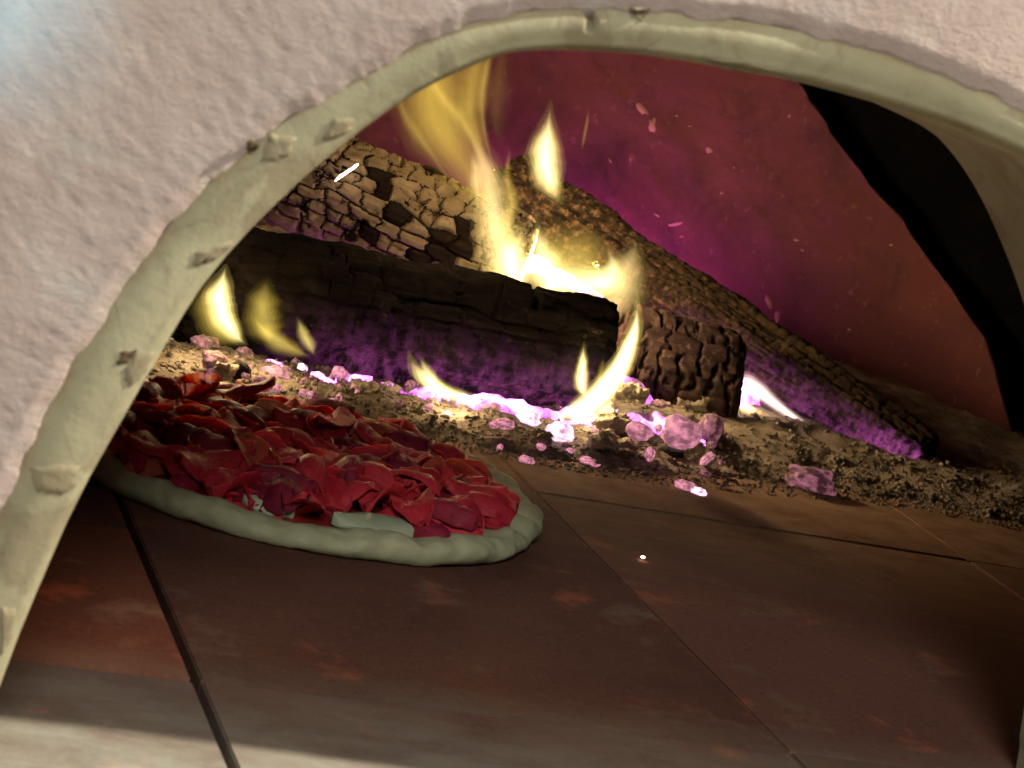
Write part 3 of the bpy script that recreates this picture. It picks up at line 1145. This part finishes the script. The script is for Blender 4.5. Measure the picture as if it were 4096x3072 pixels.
def flame(label, tongues, light=None):
    """tongues: list of (spine, depth, peak brightness, outer colour, inner colour, lo, hi of the hottest stretch)"""
    u0, v0 = tongues[0][0][0][:2]
    root = empty('flame', at_y(u0, v0, tongues[0][1]))
    for spine, Y, peak, c0, c1, lo, hi in tongues:
        R = max(w for _, _, w in spine) * px_m(at_y(*spine[len(spine) // 2][:2], Y))
        ns = len(SHELLS)
        wts = [0.35 + k for k in range(ns)] if peak > 1 else [0.45 + 0.45 * k for k in range(ns)]
        norm = sum(w * 2 * R * 0.8 * s for w, s in zip(wts, SHELLS))
        mats, rg = [], []
        for k in range(ns):
            f = k / (ns - 1)
            col = tuple(x * (1 - f) + y * f for x, y in zip(c0, c1))
            mats.append(m_flame('fire', col, peak * wts[k] / norm, 0.0015 * peak if k == 0 else 0.0))
            rg.append((0.0, 1.0) if k == 0 else (lo * f, 1 - (1 - hi) * f))
        tongue('flame_tongue', spine, Y, root, mats, rg, SHELLS)
    tag(root, label, 'flame', 'flames on the burning logs')
    if light:
        u, v, Y, e, r = light
        d = bpy.data.lights.new('flame_light', 'POINT')
        d.energy = e
        d.color = (1.0, 0.66, 0.34)
        d.shadow_soft_size = r
        o = bpy.data.objects.new('flame_light', d)
        COL.objects.link(o)
        o.location = at_y(u, v, Y)
    return root


# tall dim flame at the back left
flame('tall dim yellow flame rising behind the mouth rim at upper left', [
    ([(498, 250, 4), (482, 205, 16), (460, 160, 32), (440, 125, 46), (436, 90, 48), (440, 50, 36), (452, 10, 6)], 1.72, 0.55, OLIVE, OLIVE, 0.05, 0.95),
    ([(484, 175, 2), (478, 140, 10), (470, 110, 18), (474, 80, 20), (480, 50, 14), (484, 20, 2)], 1.70, 0.34, OLIVE, OLIVE, 0.05, 0.95),
    ([(500, 150, 2), (497, 120, 12), (497, 90, 16), (502, 60, 10), (505, 40, 2)], 1.90, 0.06, OLIVE, OLIVE, 0.05, 0.95),
    ([(502, 205, 1), (488, 165, 5), (468, 130, 8), (444, 100, 9), (424, 70, 3)], 1.69, 0.22, OLIVE, YEL, 0.0, 1.0),
    ([(494, 170, 1), (484, 130, 4), (482, 95, 6), (488, 60, 5), (492, 30, 1)], 1.69, 0.22, OLIVE, YEL, 0.0, 1.0),
    ([(450, 180, 1), (425, 145, 6), (405, 115, 7), (395, 85, 2)], 1.71, 0.16, OLIVE, YEL, 0.0, 1.0),
], (455, 135, 1.86, 1.9, 0.02))
flame('faint brownish flame wisp at the left above the checkered log', [
    ([(402, 218, 2), (388, 190, 9), (374, 162, 9), (362, 138, 2)], 1.86, 0.10, OLIVE, OLIVE, 0.05, 0.95),
])
# column above the front log
flame('pale column of flame rising behind the middle of the front log', [
    ([(520, 292, 10), (508, 265, 28), (497, 235, 29), (492, 205, 25), (488, 180, 22), (479, 155, 15), (466, 128, 3)], 1.655, 1.3, YEL, WARM, 0.02, 0.95),
    ([(478, 205, 2), (476, 185, 8), (475, 168, 8), (470, 150, 2)], 1.66, 0.35, YEL, PALE, 0.02, 0.95),
], (470, 165, 1.60, 0.38, 0.02))
# bright fire on top of the front log
flame('bright white yellow fire burning along the top of the front log', [
    ([(522, 296, 8), (514, 276, 28), (512, 256, 26), (519, 240, 13), (529, 220, 1)], 1.665, 2.3, YEL, PALE, 0.0, 0.75),
    ([(549, 300, 10), (549, 276, 27), (543, 254, 19), (538, 232, 9), (534, 204, 1)], 1.668, 2.2, YEL, PALE, 0.0, 0.7),
    ([(536, 288, 10), (564, 285, 23), (586, 284, 25), (606, 280, 24), (613, 264, 16), (604, 246, 3)], 1.668, 2.5, YEL, PALE, 0.0, 0.9),
    ([(520, 296, 8), (540, 270, 34), (560, 258, 36), (585, 262, 30), (604, 286, 6)], 1.672, 0.5, OLIVE, YEL, 0.0, 1.0),
    ([(512, 250, 2), (508, 225, 9), (512, 200, 9), (507, 176, 6), (510, 150, 1)], 1.66, 0.35, OLIVE, YEL, 0.0, 1.0),
    ([(606, 322, 5), (618, 300, 24), (624, 280, 27), (631, 260, 18), (637, 238, 3)], 1.69, 0.8, YEL, WARM, 0.02, 0.95),
], (565, 268, 1.71, 2.2, 0.02))
# free flame
flame('single teardrop flame floating above the leaning log', [
    ([(563, 208, 1), (554, 192, 11), (547, 174, 18), (545, 152, 19), (548, 128, 11), (551, 100, 1)], 1.92, 2.8, YEL, PALE, 0.25, 0.88),
], (545, 150, 1.90, 0.6, 0.012))
flame('thin faint flame streak right of the teardrop flame', [
    ([(581, 152, 0.6), (584, 138, 2.2), (587, 122, 2.2), (589, 106, 0.5)], 1.95, 0.16, OLIVE, YEL, 0.05, 0.95),
])
# flames at the left end of the front log
flame('bright flame at the left end of the front log beside the rim', [
    ([(248, 346, 1), (236, 336, 9), (225, 320, 16), (220, 302, 18), (222, 284, 13), (226, 264, 2)], 1.530, 3.6, YEL, PALE, 0.1, 0.95),
    ([(240, 346, 2), (224, 334, 16), (212, 318, 20), (208, 300, 18), (212, 280, 3)], 1.534, 0.5, OLIVE, YEL, 0.02, 0.95),
], (222, 312, 1.515, 0.30, 0.012))
flame('broad olive yellow flame licking the lower left of the front log', [
    ([(272, 346, 4), (266, 330, 20), (263, 312, 21), (264, 294, 16), (268, 276, 2)], 1.528, 0.5, OLIVE, YEL, 0.02, 0.9),
    ([(310, 357, 1), (294, 350, 9), (278, 341, 12), (262, 328, 9), (252, 314, 2)], 1.526, 0.6, OLIVE, YEL, 0.02, 0.9),
    ([(315, 356, 1), (309, 344, 8), (302, 330, 7), (297, 316, 1)], 1.525, 0.7, YEL, YEL, 0.05, 0.9),
], (272, 335, 1.512, 0.08, 0.01))
# stream under the front log
flame('white streaming flame along the underside of the front log', [
    ([(408, 350, 1), (415, 368, 7), (428, 381, 10), (444, 391, 9), (462, 398, 8), (482, 405, 7), (505, 412, 1)], 1.548, 3.6, YEL, PALE, 0.35, 0.97),
    ([(436, 392, 1), (433, 380, 7), (425, 368, 6), (420, 356, 1)], 1.546, 1.0, YEL, PALE, 0.05, 0.85),
], (455, 394, 1.525, 0.10, 0.008))
# curling flame round the right end of the front log
flame('long white flame curling up round the right end of the front log', [
    ([(550, 421, 1), (569, 414, 9), (589, 404, 14), (606, 387, 14), (620, 367, 12), (630, 345, 10), (636, 322, 7), (638, 296, 1)], 1.545, 7.5, YEL, (1.0, 0.84, 0.62), 0.0, 0.9),
], (598, 394, 1.53, 0.16, 0.008))
flame('small pointed flame in front of the right end of the front log', [
    ([(586, 399, 1), (582, 386, 8), (582, 370, 8), (583, 356, 5), (584, 341, 0.6)], 1.55, 3.0, YEL, PALE, 0.05, 0.85),
    ([(592, 392, 1), (598, 380, 5), (602, 368, 4), (604, 354, 0.5)], 1.55, 0.25, OLIVE, YEL, 0.05, 0.9),
])
# glow under the leaning log
flame('white hot flame in the gap under the leaning log', [
    ([(733, 428, 1), (737, 404, 12), (742, 388, 14), (753, 388, 12), (770, 400, 8), (795, 418, 5), (832, 442, 3), (852, 456, 0.6)], 1.735, 4.5, (1.0, 0.7, 0.6), (1.0, 0.82, 0.78), 0.0, 0.9),
], (748, 404, 1.73, 0.12, 0.006))

spark_m = m_ember('spark', 14.0, (1.0, 0.72, 0.55), 0.1, 0.2, 1.0)
o = tongue('spark', [(335, 181, 0.6), (341, 176, 1.3), (347, 172, 1.2), (353, 168, 1.3), (358, 164, 0.6)], 1.72, None, [spark_m])  # streak left by a flying spark, modelled as a thin solid sliver
tag(o, 'thin white hot spark streak above the checkered log beside the rim', 'spark')
o = tongue('spark', [(641, 557, 0.4), (642, 557, 1.2), (643.5, 557.3, 1.2), (645, 557.5, 0.4)], at_z(643, 557, 0.002).y, None, [spark_m])
tag(o, 'tiny bright spark alone on the dark tiles', 'spark')

# ------------------------------------------------------------------ pizza
PC = Vector((0.357, 1.307, 0.0))
PR = 0.150
dough_m = m_simple('raw_dough', (0.24, 0.225, 0.125), (0.42, 0.39, 0.235), 55, 0.75, 0.35, 0.0, 0.0012, 0.15)
sauce_m = m_simple('tomato_sauce', (0.16, 0.012, 0.010), (0.30, 0.03, 0.018), 90, 0.35, 0.5, 0.3, 0.0015)


def m_tomato(name, a, b, c3):
    t = NT(name)
    v = t.coord()
    oi = t.n('ShaderNodeObjectInfo')
    off = t.n('ShaderNodeVectorMath', operation='ADD')
    t.l(v, off.inputs[0])
    t.l(oi.outputs['Location'], off.inputs[1])
    vv = off.outputs[0]
    f = t.math('ADD', t.math('MULTIPLY', t.noise(vv, 80, 5, 0.65), 0.7), t.math('MULTIPLY', oi.outputs['Random'], 0.5))
    col = t.mix(t.ramp(f, [(0.35, 0.0), (0.85, 1.0)]), a, b)
    st = t.n('ShaderNodeMapping')
    st.inputs['Scale'].default_value = (1.0, 3.0, 1.0)
    t.l(vv, st.inputs['Vector'])
    col = t.mix(t.ramp(t.noise(st.outputs[0], 130, 6, 0.7), [(0.52, 0.0), (0.72, 0.7)]), col, c3)
    col = t.mix(t.ramp(t.noise(vv, 170, 4, 0.6), [(0.60, 0.0), (0.72, 0.8)]), col, tuple(x * 0.35 for x in a))
    nb = t.bump(t.noise(st.outputs[0], 260, 5, 0.65), 0.7, 0.0012)
    rough = t.ramp(t.noise(vv, 140, 4, 0.6), [(0.35, 0.40), (0.65, 0.68)])
    return t.pbr(col, rough, nb, 0.22, sss=0.45)


tom_m = m_tomato('tomato_flesh', (0.44, 0.014, 0.034), (0.64, 0.038, 0.052), (0.58, 0.10, 0.06))
tom_o = m_tomato('orange_tomato_flesh', (0.44, 0.055, 0.035), (0.58, 0.11, 0.055), (0.52, 0.20, 0.09))
tom_d = m_tomato('dark_tomato_skin', (0.14, 0.007, 0.026), (0.30, 0.016, 0.04), (0.36, 0.04, 0.04))
chz_m = m_simple('raw_cheese', (0.32, 0.34, 0.22), (0.46, 0.46, 0.32), 70, 0.5, 0.4, 0.0, 0.001, 0.2)

pz = empty('pizza', PC)
tag(pz, 'uncooked tomato pizza with pale pleated crust on the oven floor', 'pizza')


def rim_r(a):
    return PR * (1 + 0.018 * math.sin(2 * a + 1.0) + 0.010 * math.sin(5 * a + 0.3) + 0.012 * fbm(Vector((math.cos(a) * 3, math.sin(a) * 3, 7)), 4))


def pleat(a):
    """pleats are deepest on the right front side of the crust"""
    w = math.exp(-((a + 0.45 + PI) % (2 * PI) - PI) ** 2 / 0.16)
    return w * abs(math.sin(a * 17 + 0.6)) ** 0.5, w


n, nr = 360, 40
verts, faces = [], []
for i in range(n):
    a = 2 * PI * i / n
    R0 = rim_r(a)
    pl, w = pleat(a)
    rt = 0.0086 * (1 + 0.28 * fbm(Vector((math.cos(a) * 4, math.sin(a) * 4, 1)), 3)) * (1 + w * (0.55 * pl - 0.25))
    for j in range(nr):
        s = j / (nr - 1)
        if s < 0.6:                       # rounded outer lip, from the floor over the top
            b = -PI / 2 + (s / 0.6) * PI * 1.18
            r = R0 - rt * 1.15 + math.cos(b) * rt * 1.15
            z = rt * 0.88 + math.sin(b) * rt * 0.88
            if s < 0.02:
                r = R0 - rt * 1.6
        else:                              # slopes down to the base
            k = (s - 0.6) / 0.4
            b = PI * 0.68
            r1 = R0 - rt * 1.15 + math.cos(b) * rt * 1.15
            z1 = rt * 0.88 + math.sin(b) * rt * 0.88
            r = r1 * (1 - k)
            z = z1 + (0.0065 - z1) * min(1, k * 6)
        p = Vector((math.cos(a) * r, math.sin(a) * r, max(0.0004, z)))
        d = 0.0026 * fbm(p * 26, 3) + 0.0012 * fbm(p * 75, 4)
        p.z = max(0.0004, p.z + d)
        p.x += math.cos(a) * d
        p.y += math.sin(a) * d
        verts.append(p)
mesh('crust', verts, [(b_, a_, d_, c_) for a_, b_, c_, d_ in [(i * nr + j, ((i + 1) % n) * nr + j, ((i + 1) % n) * nr + j + 1, i * nr + j + 1) for i in range(n) for j in range(nr - 1)]], dough_m, pz)
verts = [Vector((0, 0, 0.0095))]
faces = []
nr2 = 14
for j in range(1, nr2 + 1):
    for i in range(160):
        a = 2 * PI * i / 160
        r = (PR - 0.024 + 0.006 * fbm(Vector((math.cos(a) * 5, math.sin(a) * 5, 3)), 4)) * j / nr2
        p = Vector((math.cos(a) * r, math.sin(a) * r, 0))
        p.z = 0.0105 + 0.0022 * fbm(Vector((p.x * 60, p.y * 60, 2)), 4) - (0.006 if j == nr2 else 0)
        verts.append(p)
for i in range(160):
    faces.append((0, 1 + i, 1 + (i + 1) % 160))
for j in range(nr2 - 1):
    for i in range(160):
        a, b = 1 + j * 160 + i, 1 + j * 160 + (i + 1) % 160
        faces.append((a, a + 160, b + 160, b))
mesh('sauce', verts, faces, sauce_m, pz)


def wedge_mesh(seed, length, width, curl, cup, thick):
    """a slice of tomato: a curled, cupped strip with real thickness and an uneven edge"""
    nu, nv = 17, 9
    top, bot = [], []
    for i in range(nu):
        s = math.sin((i / (nu - 1) * 2 - 1) * PI / 2)
        wd = width * max(0.0, 1 - abs(s) ** 2.8) ** 0.5 * (1 + 0.25 * fbm(Vector((s * 2, seed, 0)), 3)) + 0.0008
        for j in range(nv):
            t = math.sin((j / (nv - 1) * 2 - 1) * PI / 2)
            ang = s * curl
            if abs(curl) > 0.05:
                rc = length * 0.5 / curl
                x, z = rc * math.sin(ang), rc * (math.cos(ang) - 1)
            else:
                x, z = s * length * 0.5, 0
            y = t * wd * 0.5
            zc = cup * width * (t * t - 0.5)
            p = Vector((x, y, z + zc))
            p += Vector((0, 0.0012 * fbm(Vector((s * 3, t * 2, seed + 4)), 3), 0.0016 * fbm(Vector((s * 2.5, t * 1.5, seed)), 3)))
            th = thick * (1 - 0.75 * abs(t) ** 4)
            top.append(p + Vector((0, 0, th * 0.5)))
            bot.append(p - Vector((0, 0, th * 0.5)))
    vs = top + bot
    m = len(top)
    fs = [(j * 1 + i * nv, (i + 1) * nv + j, (i + 1) * nv + j + 1, i * nv + j + 1) for i in range(nu - 1) for j in range(nv - 1)]
    fs += [tuple(m + k for k in reversed(f)) for f in fs[:]]
    for i in range(nu - 1):
        for j in (0, nv - 1):
            a, b = i * nv + j, (i + 1) * nv + j
            fs.append((a, m + a, m + b, b) if j == 0 else (a, b, m + b, m + a))
    for i in (0, nu - 1):
        for j in range(nv - 1):
            a, b = i * nv + j, i * nv + j + 1
            fs.append((a, b, m + b, m + a) if i == 0 else (a, m + a, m + b, b))
    me = bpy.data.meshes.new('tomato_slice')
    me.from_pydata([tuple(p) for p in vs], [], fs)
    me.polygons.foreach_set('use_smooth', [True] * len(me.polygons))
    return me


protos = []
for k in range(22):
    mt = [tom_m, tom_m, tom_d, tom_m, tom_o, tom_m, tom_m][k % 7]
    me = wedge_mesh(k * 3.3, random.uniform(0.034, 0.058), random.uniform(0.017, 0.027), random.uniform(0.3, 1.1) * random.choice((1, 1, -0.6)), random.choice((1, -1, -1)) * random.uniform(0.15, 0.5), random.uniform(0.0024, 0.0042))
    me.materials.append(mt)
    protos.append(me)
placed = []
nsl = 0
for ringk, (rad_, num) in enumerate([(0.118, 34), (0.098, 32), (0.076, 27), (0.054, 20), (0.032, 13), (0.012, 6), (0.108, 22), (0.082, 22), (0.05, 16), (0.112, 20), (0.066, 18)]):
    layer = 0.0 if ringk < 6 else (0.004 if ringk < 9 else 0.007)
    for q in range(num):
        a = 2 * PI * (q + random.uniform(-.35, .35)) / num
        r = rad_ + random.uniform(-0.008, 0.006)
        # a bare stretch of crust at the front
        x, y = math.cos(a) * r, math.sin(a) * r
        fa = (a + 1.45 + PI) % (2 * PI) - PI
        if abs(fa) < 0.24 and r > 0.092:
            continue
        o = bpy.data.objects.new('tomato_slice', random.choice(protos))
        COL.objects.link(o)
        o.parent = pz
        dome = 0.006 * (1 - (r / 0.12) ** 2)
        o.location = (x, y, 0.0135 + layer + dome + random.uniform(-0.001, 0.005))
        o.rotation_euler = (random.gauss(0, 0.22), random.gauss(0, 0.15), random.uniform(0, 2 * PI))
        nsl += 1
for k, (a, r, l, w) in enumerate([(-1.36, 0.113, 0.066, 0.022), (-1.95, 0.118, 0.03, 0.013), (1.2, 0.06, 0.03, 0.015), (2.6, 0.08, 0.03, 0.014), (0.4, 0.07, 0.025, 0.012)]):
    me = wedge_mesh(70 + k, l, w, 0.05, -0.10, 0.006)
    me.materials.append(chz_m)
    o = bpy.data.objects.new('cheese_strip', me)
    COL.objects.link(o)
    o.parent = pz
    o.location = (math.cos(a) * r, math.sin(a) * r, 0.0135)
    o.rotation_euler = (0.10, 0.04, a + PI / 2)
